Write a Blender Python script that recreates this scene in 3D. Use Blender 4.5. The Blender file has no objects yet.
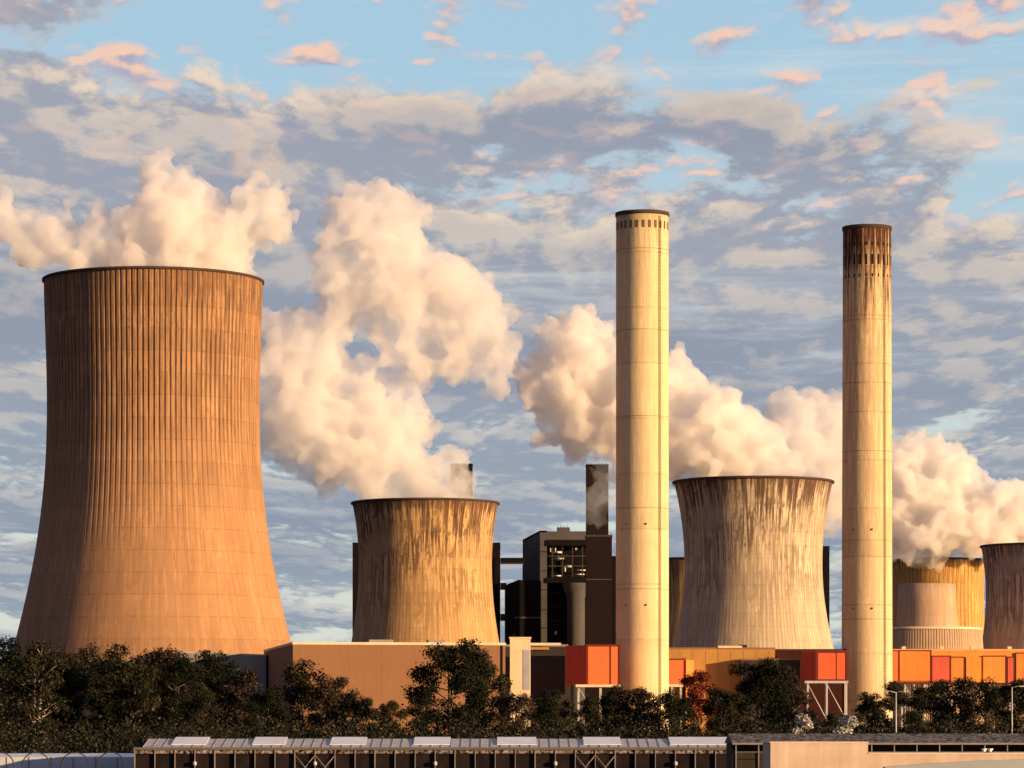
import bpy, math, random
import numpy as np
from mathutils import Vector, noise as mnoise

R = math.radians
random.seed(7)
scene = bpy.context.scene
COL = scene.collection

# ------------------------------------------------------------------ camera
F = 3600.0            # focal length in pixels
HC = 6.5              # eye height, m
HOR = 735.0           # picture row of the horizon
cam_d = bpy.data.cameras.new('camera')
cam = bpy.data.objects.new('camera', cam_d)
COL.objects.link(cam)
cam.location = (0, 0, HC)
cam.rotation_euler = (R(90), 0, 0)
cam_d.sensor_width = 36.0
cam_d.lens = F / 1024 * 36
cam_d.shift_y = (HOR - 384) / 1024
cam_d.clip_start = 1.0
cam_d.clip_end = 60000
scene.camera = cam

def X(px, d): return (px - 512) / F * d
def Z(py, d): return HC + (HOR - py) / F * d

# ------------------------------------------------------------------ bookkeeping
def tag(o, label=None, cat=None, group=None, kind=None):
    if label: o['label'] = label
    if cat: o['category'] = cat
    if group: o['group'] = group
    if kind: o['kind'] = kind
    return o

def thing(name, label, cat, loc=(0, 0, 0), rz=0, group=None):
    o = bpy.data.objects.new(name, None)
    o.empty_display_size = 2
    COL.objects.link(o)
    o.location = loc
    o.rotation_euler = (0, 0, rz)
    return tag(o, label, cat, group)

class MB:
    def __init__(s):
        s.v = []; s.f = []; s.sm = []
    def box(s, x0, x1, y0, y1, z0, z1):
        b = len(s.v)
        s.v += [(x0,y0,z0),(x1,y0,z0),(x1,y1,z0),(x0,y1,z0),(x0,y0,z1),(x1,y0,z1),(x1,y1,z1),(x0,y1,z1)]
        for q in ((0,3,2,1),(4,5,6,7),(0,1,5,4),(1,2,6,5),(2,3,7,6),(3,0,4,7)):
            s.f.append(tuple(b+i for i in q)); s.sm.append(False)
        return s
    def prism(s, pts, z0, z1):
        """vertical prism over a counter-clockwise outline"""
        b = len(s.v); n = len(pts)
        for z in (z0, z1):
            s.v += [(p[0], p[1], z if not callable(z) else z(p)) for p in pts]
        s.f.append(tuple(b+i for i in reversed(range(n)))); s.f.append(tuple(b+n+i for i in range(n)))
        s.sm += [False, False]
        for i in range(n):
            j = (i+1) % n
            s.f.append((b+i, b+j, b+n+j, b+n+i)); s.sm.append(False)
        return s
    def extrude_y(s, pts, y0, y1):
        """outline in x,z pushed along y"""
        b = len(s.v); n = len(pts)
        for y in (y0, y1):
            s.v += [(p[0], y, p[1]) for p in pts]
        s.f.append(tuple(b+i for i in range(n))); s.f.append(tuple(b+n+i for i in reversed(range(n))))
        s.sm += [False, False]
        for i in range(n):
            j = (i+1) % n
            s.f.append((b+j, b+i, b+n+i, b+n+j)); s.sm.append(False)
        return s
    def extrude_x(s, pts, x0, x1):
        b = len(s.v); n = len(pts)
        for x in (x0, x1):
            s.v += [(x, p[0], p[1]) for p in pts]
        s.f.append(tuple(b+i for i in reversed(range(n)))); s.f.append(tuple(b+n+i for i in range(n)))
        s.sm += [False, False]
        for i in range(n):
            j = (i+1) % n
            s.f.append((b+i, b+j, b+n+j, b+n+i)); s.sm.append(False)
        return s
    def tube(s, pts, rad, seg=6, close=False):
        pts = [Vector(p) for p in pts]
        n = len(pts)
        rads = rad if isinstance(rad, (list, tuple)) else [rad]*n
        b = len(s.v)
        for i, p in enumerate(pts):
            d = (pts[min(i+1, n-1)] - pts[max(i-1, 0)]).normalized()
            a = d.cross(Vector((0, 0, 1)))
            if a.length < .05: a = d.cross(Vector((0, 1, 0)))
            a.normalize(); c = d.cross(a)
            for k in range(seg):
                t = 2*math.pi*k/seg
                q = p + (a*math.cos(t) + c*math.sin(t))*rads[i]
                s.v.append(tuple(q))
        for i in range(n-1):
            for k in range(seg):
                l = (k+1) % seg
                s.f.append((b+i*seg+k, b+i*seg+l, b+(i+1)*seg+l, b+(i+1)*seg+k)); s.sm.append(True)
        s.f.append(tuple(b+k for k in reversed(range(seg)))); s.f.append(tuple(b+(n-1)*seg+k for k in range(seg)))
        s.sm += [False, False]
        return s
    def lathe(s, prof, seg=64, rib=None, cap=False):
        """prof: list of (r, z); rib(angle index fraction, z) -> extra radius"""
        b = len(s.v)
        for r, z in prof:
            for k in range(seg):
                t = 2*math.pi*k/seg
                rr = r + (rib(t, z) if rib else 0)
                s.v.append((rr*math.cos(t), rr*math.sin(t), z))
        for i in range(len(prof)-1):
            for k in range(seg):
                l = (k+1) % seg
                s.f.append((b+i*seg+k, b+i*seg+l, b+(i+1)*seg+l, b+(i+1)*seg+k)); s.sm.append(rib is None)
        if cap:
            s.f.append(tuple(b+(len(prof)-1)*seg+k for k in range(seg))); s.sm.append(False)
        return s
    def build(s, name, mat, parent=None, loc=None, rz=None):
        me = bpy.data.meshes.new(name)
        me.from_pydata(s.v, [], s.f)
        me.polygons.foreach_set('use_smooth', s.sm)
        me.materials.append(mat)
        me.update()
        o = bpy.data.objects.new(name, me)
        COL.objects.link(o)
        if parent: o.parent = parent
        if loc: o.location = loc
        if rz: o.rotation_euler = (0, 0, rz)
        return o

# ------------------------------------------------------------------ materials
class NT:
    def __init__(s, nt): s.nt = nt; s.n = nt.nodes; s.l = nt.links
    def node(s, t, **kw):
        o = s.n.new(t)
        for k, v in kw.items(): setattr(o, k, v)
        return o
    def put(s, sock, val):
        if isinstance(val, bpy.types.NodeSocket): s.l.new(val, sock)
        elif val is not None:
            if isinstance(val, (tuple, list)) and len(val) == 3 and sock.type == 'RGBA': val = (*val, 1)
            sock.default_value = val
    def math(s, op, a, b=None, c=None, clamp=False):
        o = s.node('ShaderNodeMath', operation=op, use_clamp=clamp)
        s.put(o.inputs[0], a)
        if b is not None: s.put(o.inputs[1], b)
        if c is not None: s.put(o.inputs[2], c)
        return o.outputs[0]
    def mapr(s, v, a, b, c=0.0, d=1.0, smooth=True):
        o = s.node('ShaderNodeMapRange', interpolation_type='SMOOTHSTEP' if smooth else 'LINEAR')
        s.put(o.inputs['Value'], v)
        for k, w in (('From Min', a), ('From Max', b), ('To Min', c), ('To Max', d)): s.put(o.inputs[k], w)
        return o.outputs[0]
    def mix(s, f, a, b, blend='MIX'):
        o = s.node('ShaderNodeMix', data_type='RGBA', blend_type=blend)
        s.put(o.inputs[0], f); s.put(o.inputs[6], a); s.put(o.inputs[7], b)
        return o.outputs[2]
    def noise(s, vec, scale=1, detail=4, rough=.55, dist=0.0, lac=2.0):
        o = s.node('ShaderNodeTexNoise')
        s.put(o.inputs['Vector'], vec); s.put(o.inputs['Scale'], scale); s.put(o.inputs['Detail'], detail)
        s.put(o.inputs['Roughness'], rough); s.put(o.inputs['Distortion'], dist); s.put(o.inputs['Lacunarity'], lac)
        return o.outputs['Fac']
    def sep(s, v):
        o = s.node('ShaderNodeSeparateXYZ'); s.put(o.inputs[0], v); return o.outputs
    def comb(s, x=0.0, y=0.0, z=0.0):
        o = s.node('ShaderNodeCombineXYZ')
        s.put(o.inputs[0], x); s.put(o.inputs[1], y); s.put(o.inputs[2], z); return o.outputs[0]
    def obj(s):
        return s.node('ShaderNodeTexCoord').outputs['Object']

def new_mat(name):
    m = bpy.data.materials.new(name); m.use_nodes = True
    t = NT(m.node_tree)
    b = t.n['Principled BSDF']
    return m, t, b

def lin(r, g, b):
    return tuple(((c/255)/12.92 if c/255 <= .04045 else (((c/255)+.055)/1.055)**2.4) for c in (r, g, b))

def simple(name, col, rough=.8, var=.15, scale=.15, metal=0.0, streak=False):
    m, t, b = new_mat(name)
    co = t.obj()
    x = t.sep(co)
    n = t.noise(co, scale, 5, .6)
    k = t.mapr(n, .3, .7, 1-var, 1+var, False)
    if streak:
        v = t.comb(t.math('MULTIPLY', x[0], 1.2), t.math('MULTIPLY', x[1], 1.2), t.math('MULTIPLY', x[2], .06))
        n2 = t.noise(v, 1, 4, .6)
        k = t.math('MULTIPLY', k, t.mapr(n2, .3, .7, 1-var, 1+var*.6, False))
    c = t.mix(1.0, (*col, 1), t.comb(k, k, k), 'MULTIPLY')
    t.put(b.inputs['Base Color'], c)
    b.inputs['Roughness'].default_value = rough
    b.inputs['Metallic'].default_value = metal
    if rough > .6: b.inputs['Specular IOR Level'].default_value = .1 if max(col) < .1 else .3
    return m

def concrete_tower(name, base, stain, ribs, h, streak_amt=.6, lift=10.0, ribs_top=1.0, ribs_bot=0.4,
                   patch=None, topdark=.5, fine=1.0, ribw=.85, topstart=.9, rmean=35.0, crown=(.08,.04,.025)):
    """weathered shell: stains that run down, formwork joints, and dirt gathered between ribs"""
    m, t, b = new_mat(name)
    x = t.sep(t.obj())
    ang = t.math('ARCTAN2', x[0], t.math('MULTIPLY', x[1], -1))
    zz = x[2]
    hn = t.math('DIVIDE', zz, h)
    arc = t.math('MULTIPLY', ang, rmean)
    # streaks: narrow in angle, long in height
    s1 = t.noise(t.comb(t.math('MULTIPLY', arc, .8*fine), t.math('MULTIPLY', zz, .04), 3.1), 1, 4, .7)
    s2 = t.noise(t.comb(t.math('MULTIPLY', arc, .22), t.math('MULTIPLY', zz, .02), 8.7), 1, 4, .6)
    s3 = t.noise(t.comb(t.math('MULTIPLY', arc, .5*fine), t.math('MULTIPLY', zz, .16), 1.7), 1, 6, .72)
    blot = t.noise(t.comb(t.math('MULTIPLY', arc, .035), t.math('MULTIPLY', zz, .045), 5.0), 1, 4, .6)
    # rib stripes
    if ribs:
        ph = t.math('MULTIPLY', ang, ribs)
        st = t.math('MULTIPLY_ADD', t.math('COSINE', ph), .5, .5)
        jit = t.mapr(s1, .35, .65, .4, 1.15, False)
        edge = t.math('ADD', hn, t.math('MULTIPLY', t.math('SUBTRACT', blot, .5), .35))
        rm = t.math('MULTIPLY', t.mapr(edge, ribs_bot, ribs_bot+.3), t.mapr(edge, ribs_top-.04, ribs_top+.03, 1.0, .25))
        stripe = t.math('MULTIPLY', t.math('MULTIPLY', t.mapr(st, .5, .9), jit), rm)
    else:
        stripe = 0.0
    k = t.mapr(s1, .44, .55)
    k2 = t.mapr(s3, .49, .60)
    kk = t.math('MULTIPLY', t.math('MAXIMUM', k, t.math('MULTIPLY', k2, .9)), t.mapr(blot, .3, .62, .35, 1.0))
    top = t.mapr(hn, .35, 1.0, .45, 1.0)
    dirt = t.math('MULTIPLY', t.math('MULTIPLY', kk, top), streak_amt, clamp=True)
    if ribs: dirt = t.math('MAXIMUM', dirt, t.math('MULTIPLY', stripe, ribw))
    # formwork lift joints
    fz = t.math('FRACT', t.math('DIVIDE', zz, lift))
    j = t.math('LESS_THAN', fz, .035)
    fa = t.math('FRACT', t.math('MULTIPLY', ang, 24/6.28318))
    ja = t.math('LESS_THAN', fa, .02)
    jj = t.math('MULTIPLY', t.math('MAXIMUM', t.math('MULTIPLY', j, .35), t.math('MULTIPLY', ja, .2)), t.mapr(s3, .3, .6))
    big = t.mapr(t.math('ADD', blot, t.math('MULTIPLY', s2, .6)), .5, 1.05, .78, 1.18, False)
    # each lift was poured from a slightly different batch
    batch = t.node('ShaderNodeTexWhiteNoise', noise_dimensions='1D')
    t.put(batch.inputs['W'], t.math('FLOOR', t.math('DIVIDE', zz, lift)))
    bk = t.mapr(batch.outputs['Value'], 0, 1, .93, 1.07, False)
    big = t.math('MULTIPLY', big, bk)
    c = t.mix(1.0, (*base, 1), t.comb(big, big, big), 'MULTIPLY')
    c = t.mix(dirt, c, (*stain, 1))
    c = t.mix(jj, c, (*stain, 1))
    # rusty / sooty crown
    td = t.math('MULTIPLY', t.mapr(t.math('ADD', hn, t.math('MULTIPLY', t.math('SUBTRACT', s1, .5), 3.5*(1-topstart))), topstart, 1.0), topdark)
    c = t.mix(td, c, (*crown, 1))
    t.put(b.inputs['Base Color'], c)
    b.inputs['Roughness'].default_value = .92
    b.inputs['Specular IOR Level'].default_value = .2
    bump = t.node('ShaderNodeBump'); bump.inputs['Strength'].default_value = .5; bump.inputs['Distance'].default_value = .25
    t.put(bump.inputs['Height'], t.math('ADD', s3, t.math('MULTIPLY', s1, .6)))
    t.put(b.inputs['Normal'], bump.outputs[0])
    return m

# ------------------------------------------------------------------ light
SUN_AZ = R(60)        # to the right of the line from the towers to the camera
SUN_EL = R(8)
# direction towards the sun: right (+x), towards the viewer (-y), up
sd = Vector((math.sin(SUN_AZ)*math.cos(SUN_EL), -math.cos(SUN_AZ)*math.cos(SUN_EL), math.sin(SUN_EL)))
sl = bpy.data.lights.new('sun', 'SUN')
sl.energy = 5.0; sl.angle = R(.6); sl.color = (1.0, .64, .33)
so = bpy.data.objects.new('sun', sl); COL.objects.link(so)
so.rotation_euler = sd.to_track_quat('Z', 'Y').to_euler()
so.location = (300, 200, 600)

# ------------------------------------------------------------------ sky
def build_world():
    w = bpy.data.worlds.new('World'); scene.world = w; w.use_nodes = True
    t = NT(w.node_tree)
    bg = t.n['Background']
    ST = .1
    sky = t.node('ShaderNodeTexSky', sky_type='NISHITA', sun_disc=False)
    sky.sun_elevation = SUN_EL
    sky.sun_rotation = math.atan2(sd.x, sd.y)
    sky.altitude = 80; sky.air_density = 1.0; sky.dust_density = .6; sky.ozone_density = 2.0
    g = t.node('ShaderNodeTexCoord').outputs['Generated']
    d = t.sep(g)
    hyp = t.math('SQRT', t.math('ADD', t.math('MULTIPLY', d[0], d[0]), t.math('MULTIPLY', d[1], d[1])))
    v = t.math('MAXIMUM', t.math('DIVIDE', d[2], t.math('MAXIMUM', hyp, .001)), 0.0)   # tan(elevation)
    az = t.math('ARCTAN2', d[0], d[1])
    inv = t.math('DIVIDE', 1.0, t.math('ADD', v, .07))
    px = t.math('MULTIPLY', az, inv)
    P = t.comb(t.math('MULTIPLY', px, 1.15), t.math('MULTIPLY', inv, .5), 3.0)
    # colour of the clear air: physical sky, graded
    E = lambda r, g_, b_: tuple(c/ST*EXPK for c in lin(r, g_, b_))
    clear_lo = E(214, 222, 214); clear_hi = E(170, 204, 226)
    clear = t.mix(t.mapr(v, .03, .2), (*clear_lo, 1), (*clear_hi, 1))
    clear = t.mix(.9, sky.outputs[0], clear)
    # ---- large cloud deck
    wob = t.noise(t.comb(t.math('MULTIPLY', az, 6.0), t.math('MULTIPLY', v, 10.0), 0.0), 1.0, 3, .5)
    n1 = t.noise(P, 3.6, 9, .6, .15)
    P2 = t.node('ShaderNodeVectorMath', operation='ADD'); t.put(P2.inputs[0], P); P2.inputs[1].default_value = (.02, -.055, 0)
    n1b = t.noise(P2.outputs[0], 3.6, 9, .6, .15)
    # deck top edge rises to the left
    edge = t.math('MULTIPLY_ADD', az, -.17, .161)
    e2 = t.math('ADD', edge, t.math('MULTIPLY', t.math('SUBTRACT', wob, .5), .05))
    inside = t.mapr(t.math('SUBTRACT', e2, v), -.035, .025)
    holes = t.mapr(v, .025, .12, 1.0, 0.0)
    thr = t.math('ADD', .60, t.math('MULTIPLY', inside, -.28))
    thr = t.math('ADD', thr, t.math('MULTIPLY', holes, .10))
    cov = t.mapr(t.math('SUBTRACT', n1, thr), -.035, .07)
    light = t.mapr(t.math('SUBTRACT', n1, n1b), -.03, .085)
    thick = t.mapr(t.math('SUBTRACT', n1, thr), .0, .22)
    shade = t.mix(t.mapr(v, .03, .16), (*E(150, 163, 178), 1), (*E(158, 164, 178), 1))
    cream = t.mix(t.mapr(v, .05, .15), (*E(206, 204, 200), 1), (*E(240, 218, 194), 1))
    lum = t.mix(t.math('MULTIPLY', light, t.mapr(thick, 0.0, 1.0, 1.0, .5)), shade, cream)
    # thin edges catch light
    lum = t.mix(t.math('MULTIPLY', t.mapr(cov, .2, .9, 1.0, 0.0), .55), lum, (*E(228, 208, 194), 1))
    big = t.noise(t.comb(t.math('MULTIPLY', px, .7), t.math('MULTIPLY', inv, .8), 4.0), 1.0, 4, .55)
    lum = t.mix(t.mapr(big, .42, .65, 0.0, .4), lum, (*E(130, 142, 164), 1))
    col = t.mix(cov, clear, lum)
    # ---- small sunlit flakes of cloud in the clear part
    n3 = t.noise(t.comb(t.math('MULTIPLY', px, 11.5), t.math('MULTIPLY', inv, 6.0), 9.0), 1.0, 5, .5, .2)
    fl = t.math('MULTIPLY', t.mapr(n3, .515, .645), t.mapr(v, .125, .16))
    n3b = t.noise(t.comb(t.math('MULTIPLY', px, 11.5), t.math('MULTIPLY_ADD', inv, 6.0, -.2), 9.0), 1.0, 5, .5, .2)
    flc = t.mix(t.mapr(t.math('SUBTRACT', n3, n3b), -.06, .06), (*E(176, 168, 186), 1), (*E(250, 204, 178), 1))
    col = t.mix(t.math('MULTIPLY', fl, t.mapr(cov, .3, 1.0, .9, .22)), col, flc)
    # ---- thin veil
    n4 = t.noise(t.comb(t.math('MULTIPLY', px, 1.1), t.math('MULTIPLY', inv, 2.4), 2.0), 1.0, 7, .6, .5)
    col = t.mix(t.math('MULTIPLY', t.mapr(n4, .55, .75), .7), col, (*E(222, 224, 222), 1))
    # unseen dark sky added away from the sun and overhead to cut fill light
    bank = t.math('ADD', t.math('MULTIPLY', d[0], -.85), t.math('MULTIPLY', d[1], -.5))  # bank: side of the added dark sky that cuts fill light
    fill_cut_n = t.math('ADD', bank, t.math('MULTIPLY', t.math('SUBTRACT', t.noise(g, 2.0, 4, .5), .5), .3))
    fb = t.math('MAXIMUM', t.mapr(fill_cut_n, -.15, .35), t.mapr(d[2], .3, .7, 0.0, .7))
    col = t.mix(fb, col, (*E(104, 104, 138), 1))
    t.put(bg.inputs['Color'], col)
    bg.inputs['Strength'].default_value = ST
    w.cycles.sampling_method = 'MANUAL'; w.cycles.sample_map_resolution = 512

EXPO = 0.8
EXPK = 1.0/(2**EXPO)
build_world()

# ------------------------------------------------------------------ materials used
M = {}
M['tower_big'] = concrete_tower('ribbed_brown_concrete', (.39,.215,.105), (.07,.038,.024), 126, 195, .6, 9.0, .93, .46, topdark=.35, rmean=45, ribw=.85)
M['tower_mid'] = concrete_tower('weathered_ochre_concrete', (.56,.345,.15), (.06,.032,.02), 128, 125, 1.0, 6.0, 1.2, -.5, topdark=.9, fine=1.0, ribw=.45)
M['tower_pale'] = concrete_tower('weathered_pale_concrete', (.58,.46,.31), (.085,.058,.04), 128, 120, 1.0, 6.0, 1.2, -.5, topdark=.9, fine=1.1, ribw=.5)
M['tower_dark'] = concrete_tower('dark_weathered_concrete', (.50,.37,.26), (.09,.06,.045), 0, 115, 1.0, 6.0, topdark=.4)
M['tower_gold'] = concrete_tower('ochre_streaked_concrete', (.58,.36,.12), (.20,.09,.03), 64, 115, .7, 8.0, .99, .1, topdark=.6)
M['cone'] = concrete_tower('pinkish_pale_concrete', (.50,.35,.22), (.22,.13,.08), 80, 90, .5, 8.0, 1.3, -.5, topdark=.0, ribw=.35)
M['chimney'] = concrete_tower('pale_chimney_concrete', (.66,.52,.29), (.30,.19,.09), 0, 215, .3, 22.0, topdark=.25, rmean=10)
M['chimney_rust'] = concrete_tower('stained_chimney_concrete', (.64,.49,.28), (.26,.12,.06), 0, 215, .6, 20.0, topdark=1.0, rmean=10, fine=1.1, topstart=.84, crown=(.07,.025,.014))
M['rim'] = simple('dark_rim_concrete', (.07,.045,.035), .9)
M['inner'] = simple('inner_shell_concrete', (.12,.09,.07), .95)
M['soot'] = simple('sooty_opening', (.02,.015,.012), .95)
M['steel_dark'] = simple('dark_painted_steel', (.05,.04,.035), .7)
M['steel_light'] = simple('galvanised_steel', (.45,.43,.40), .6, .2, 1.0)
M['brown_clad'] = simple('brown_cladding', (.25,.125,.06), .85, .06, .05, streak=True)
M['trim'] = simple('cream_trim', (.70,.55,.38), .7)
M['grey_clad'] = simple('grey_cladding', (.26,.23,.20), .85, .1, .08, streak=True)
M['dark_clad'] = simple('dark_brown_and_shaded_cladding', (.045,.034,.028), .85, .15, .08, streak=True)
M['maroon'] = simple('maroon_cladding', (.014,.008,.008), .85, .15, .08, streak=True)
M['maroon_hall'] = simple('shade_dark_maroon', (.045,.014,.01), .85, .15, .08, streak=True)
M['cream'] = simple('cream_cladding', (.68,.56,.36), .75, .08, .2, streak=True)
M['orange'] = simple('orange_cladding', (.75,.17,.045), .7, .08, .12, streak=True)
M['orange_y'] = simple('amber_cladding', (.72,.27,.045), .7, .1, .12, streak=True)
M['red'] = simple('red_and_shaded_cladding', (.42,.05,.03), .7, .1, .12, streak=True)  # on the box side walls it also carries the shade of that face
M['pinkred'] = simple('faded_red_cladding', (.58,.10,.055), .7, .1, .12, streak=True)
M['ochre_wall'] = simple('ochre_brown_wall', (.40,.21,.06), .85, .1, .06, streak=True)
M['frame'] = simple('dark_red_frame', (.12,.02,.012), .7)
M['black_clad'] = simple('black_boilerhouse_cladding', (.008,.006,.006), .9, .25, .05, streak=True)
M['boiler_grey'] = simple('charcoal_boilerhouse_cladding', (.085,.08,.08), .85, .2, .05, streak=True)
M['bark'] = simple('grey_brown_bark', (.10,.075,.055), .95, .3, 1.5)
M['bark_pale'] = simple('pale_birch_bark', (.42,.34,.27), .9, .3, 1.5)

# ------------------------------------------------------------------ ground
def ground():
    m, t, b = new_mat('rough_grass_and_earth')
    co = t.obj()
    a = t.noise(co, .02, 6, .6); c = t.noise(co, .6, 5, .7)
    col = t.mix(t.mapr(a, .4, .6), (.035, .045, .015, 1), (.085, .065, .04, 1))
    col = t.mix(t.mapr(c, .4, .65, 0, .6), col, (.02, .03, .01, 1))
    t.put(b.inputs['Base Color'], col); b.inputs['Roughness'].default_value = .95
    s = MB(); s.v = [(-15000, -3000, 0), (15000, -3000, 0), (15000, 30000, 0), (-15000, 30000, 0)]; s.f = [(0,1,2,3)]; s.sm = [False]
    tag(s.build('ground', m), kind='structure')
    # plant yard: a slab of paving round the station, on top of the ground
    y = MB().box(-320, 420, 1240, 2500, -.3, .12)
    tag(y.build('yard_paving', simple('yard_concrete', (.22, .20, .17), .9, .2, .05)), kind='structure')
ground()

# ------------------------------------------------------------------ cooling towers
def interp_prof(pts, n=44):
    pts = sorted(pts)
    zs = np.array([p[0] for p in pts]); rs = np.array([p[1] for p in pts])
    z = np.linspace(zs[0], zs[-1], n)
    # smooth interpolation (Catmull-like through cubic fit)
    co = np.polyfit(zs, rs, min(4, len(pts)-1))
    return [(float(np.polyval(co, q)), float(q)) for q in z]

def cooling_tower(cx, D, prof_px, label, mat, base_z=0.1, seg=160, rib=None, wall=1.0, rimh=.8, group='hyperboloid cooling towers', name='cooling_tower', nz=60):
    root = thing(name, label, 'cooling tower', (X(cx, D), D, base_z), 0, group)
    pts = [(Z(y, D)-base_z, hw*D/F) for y, hw in prof_px]
    prof = interp_prof(pts, nz)
    m = MB()
    m.lathe(prof, seg, rib)
    m.build('shell', mat, root)
    rt, zt = prof[-1]
    inner = [(r-wall, z) for r, z in reversed(prof) if z > zt*.45]
    MB().lathe(inner, 96).build('inner_wall', M['inner'], root)
    MB().lathe([(rt+.05, zt-rimh), (rt+.75, zt-rimh+.1), (rt+.75, zt+.15), (rt+.35, zt+.35), (rt-wall-.2, zt+.35), (rt-wall-.3, zt-.5)], 128).build('rim', M['rim'], root)
    return root

def rib_fn(n, depth, zlo, zhi):
    def f(t, z):
        a = max(0, min(1, (z-zlo)/(zhi-zlo)))
        c = math.cos(n*(t+math.pi/2))
        return -depth*a*max(0, c)**.7 if c > 0 else 0
    return f

t1 = cooling_tower(153.5, 1500, [(281,109),(334,107.3),(418,105.8),(475,108.5),(530,114),(586,123.5),(642,137.5),(700,153),(750,166)],
    'tallest brown ribbed concrete cooling tower at the left, steam rising from its mouth', M['tower_big'], seg=126*8, rib=rib_fn(126, .38, 80, 135), nz=70)
cooling_tower(425.3, 1840, [(503,73),(526,69.3),(577,66.3),(612,69.8),(641,73.5),(690,84),(745,98)],
    'squat ochre cooling tower behind the long brown hall, dark vertical stains', M['tower_mid'])
cooling_tower(753.3, 1615, [(482,79),(513,73.6),(560,68.3),(597,70.3),(644,80),(700,95),(748,112)],
    'pale streaked cooling tower standing between the two tall chimneys', M['tower_pale'])
cooling_tower(938, 2150, [(560,47),(600,45.5),(640,47.5),(745,64)],
    'amber cooling tower half hidden behind the small stepped tower, right of the stained chimney', M['tower_gold'])
cooling_tower(1043.5, 2040, [(546,62),(580,58),(612,57.5),(648,62),(700,72),(746,84)],
    'dark shaded cooling tower cut off by the right edge of the picture', M['tower_dark'])
cooling_tower(700, 2350, [(560,54),(600,50),(645,57),(742,76)],
    'sliver of an amber cooling tower seen between the plain chimney and the pale streaked tower', M['tower_gold'])
# stepped tower: narrow cone rising from a wide ribbed fan ring
D = 2000
rt = thing('stepped_cooling_tower', 'small pinkish cone tower on a wide ribbed ring, right behind the stained chimney', 'cooling tower', (X(927, D), D, .1), 0, None)
k = D/F
MB().lathe([(31*k, Z(629.5,D)), (29.3*k, Z(605,D)), (28.5*k, Z(584.5,D)), (27*k, Z(584.3,D)), (27*k, Z(600,D))], 96).build('shell', M['cone'], rt)
ring = MB().lathe([(57*k, 0), (56*k, Z(650,D)), (54.5*k, Z(630,D)), (31*k, Z(628.5,D))], 128*8, rib=lambda t, z: -.3*max(0, math.cos(128*t)) if z < Z(629, D) else 0)
ring.build('fan_ring', M['cone'], rt)
MB().lathe([(55.4*k, Z(630.5,D)), (55.4*k, Z(628.2,D)), (53*k, Z(628.2,D)), (53*k, Z(629.5,D))], 96).build('ring_ledge', M['trim'], rt)

# ------------------------------------------------------------------ chimneys
def chimney(cx, D, ytop, hw_top, hw_bot, label, mat, rows, rusty):
    root = thing('chimney', label, 'chimney', (X(cx, D), D, .1), 0, 'tall concrete chimneys')
    h = Z(ytop, D) - .1
    rt_, rb = hw_top*D/F, hw_bot*D/F
    MB().lathe([(rb + (rt_-rb)*i/40, h*i/40) for i in range(41)] + [(rt_-.9, h), (rt_-.9, h-14)], 96).build('shaft', mat, root)
    MB().lathe([(rt_-.02, h-1.4), (rt_+.35, h-1.3), (rt_+.35, h+.15), (rt_-1.0, h+.15), (rt_-1.0, h-.9)], 96).build('cap_ring', M['rim'], root)
    MB().lathe([(rt_-.95, h-9), (.1, h-9)], 64).build('flue_top', M['soot'], root)
    for (zf, nW, hh, ww) in rows:
        for i in range(nW):
            a = math.pi + math.pi*(i+.5)/nW
            r = rt_ - .25 + (h-zf)/h*(rb-rt_)
            o = MB().box(-ww/2, ww/2, -.33, .35, -hh/2, hh/2).build('opening', M['soot'] if rusty else M['slot'], root)
            o.location = (math.cos(a)*r, math.sin(a)*r, zf); o.rotation_euler = (0, 0, a+math.pi/2)
    # platforms / lift bands
    for zf in ([.93, .78, .62, .45, .3] if not rusty else [.90, .82, .70, .57, .40, .25]):
        z = h*zf; r = rb + (rt_-rb)*zf
        MB().lathe([(r-.02, z-.15), (r+.1, z-.1), (r+.1, z+.1), (r-.02, z+.15)], 96).build('lift_band', M['band'] , root)
    # ladder
    a = R(-90 + 38)
    ca, sa = math.cos(a), math.sin(a)
    l = MB()
    for off in (-.38, .38):
        l.tube([((rb+.3)*ca - off*sa, (rb+.3)*sa + off*ca, .0), ((rt_+.3)*ca - off*sa, (rt_+.3)*sa + off*ca, h-2)], .1, 4)
    for i in range(150):
        z = h*(i+.5)/150; r = rb+(rt_-rb)*z/h+.3
        l.tube([(r*ca+.38*sa, r*sa-.38*ca, z), (r*ca-.38*sa, r*sa+.38*ca, z)], .05, 3)
        if i % 6 == 0:
            l.tube([((r-.5)*ca, (r-.5)*sa, z), (r*ca, r*sa, z)], .07, 3)
    l.build('ladder', M['steel_dark'], root)
    for zf in (.27, .42):
        for aa in (-84, -128):
            a2 = R(aa); r = rb+(rt_-rb)*zf+.15
            o = MB().box(-.22, .22, -.3, .3, -.35, .35).build('warning_lamp', M['steel_dark'], root)
            o.location = (math.cos(a2)*r, math.sin(a2)*r, h*zf); o.rotation_euler = (0, 0, a2+math.pi/2)
    return root
M['slot'] = simple('shaded_brown_slot', (.13,.08,.045), .95)
M['band'] = simple('joint_concrete', (.34,.25,.15), .9)
H1 = Z(213.5, 1440)
chimney(642.3, 1440, 213.5, 26.2, 26.6, 'plain pale yellow chimney with one ring of openings, nearer the middle of the picture', M['chimney'], [(H1-5.5, 13, 3.0, 1.1)], False)
H2 = Z(227.5, 1500)
chimney(867, 1500, 227.5, 24.0, 25.6, 'rust-crowned streaky chimney with several rings of dark slots, right of the pale streaked tower', M['chimney_rust'],
        [(H2-8, 12, 1.3, .7), (H2-14.5, 12, 4.2, .9), (H2-21, 12, 1.2, .6)], True)

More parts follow.
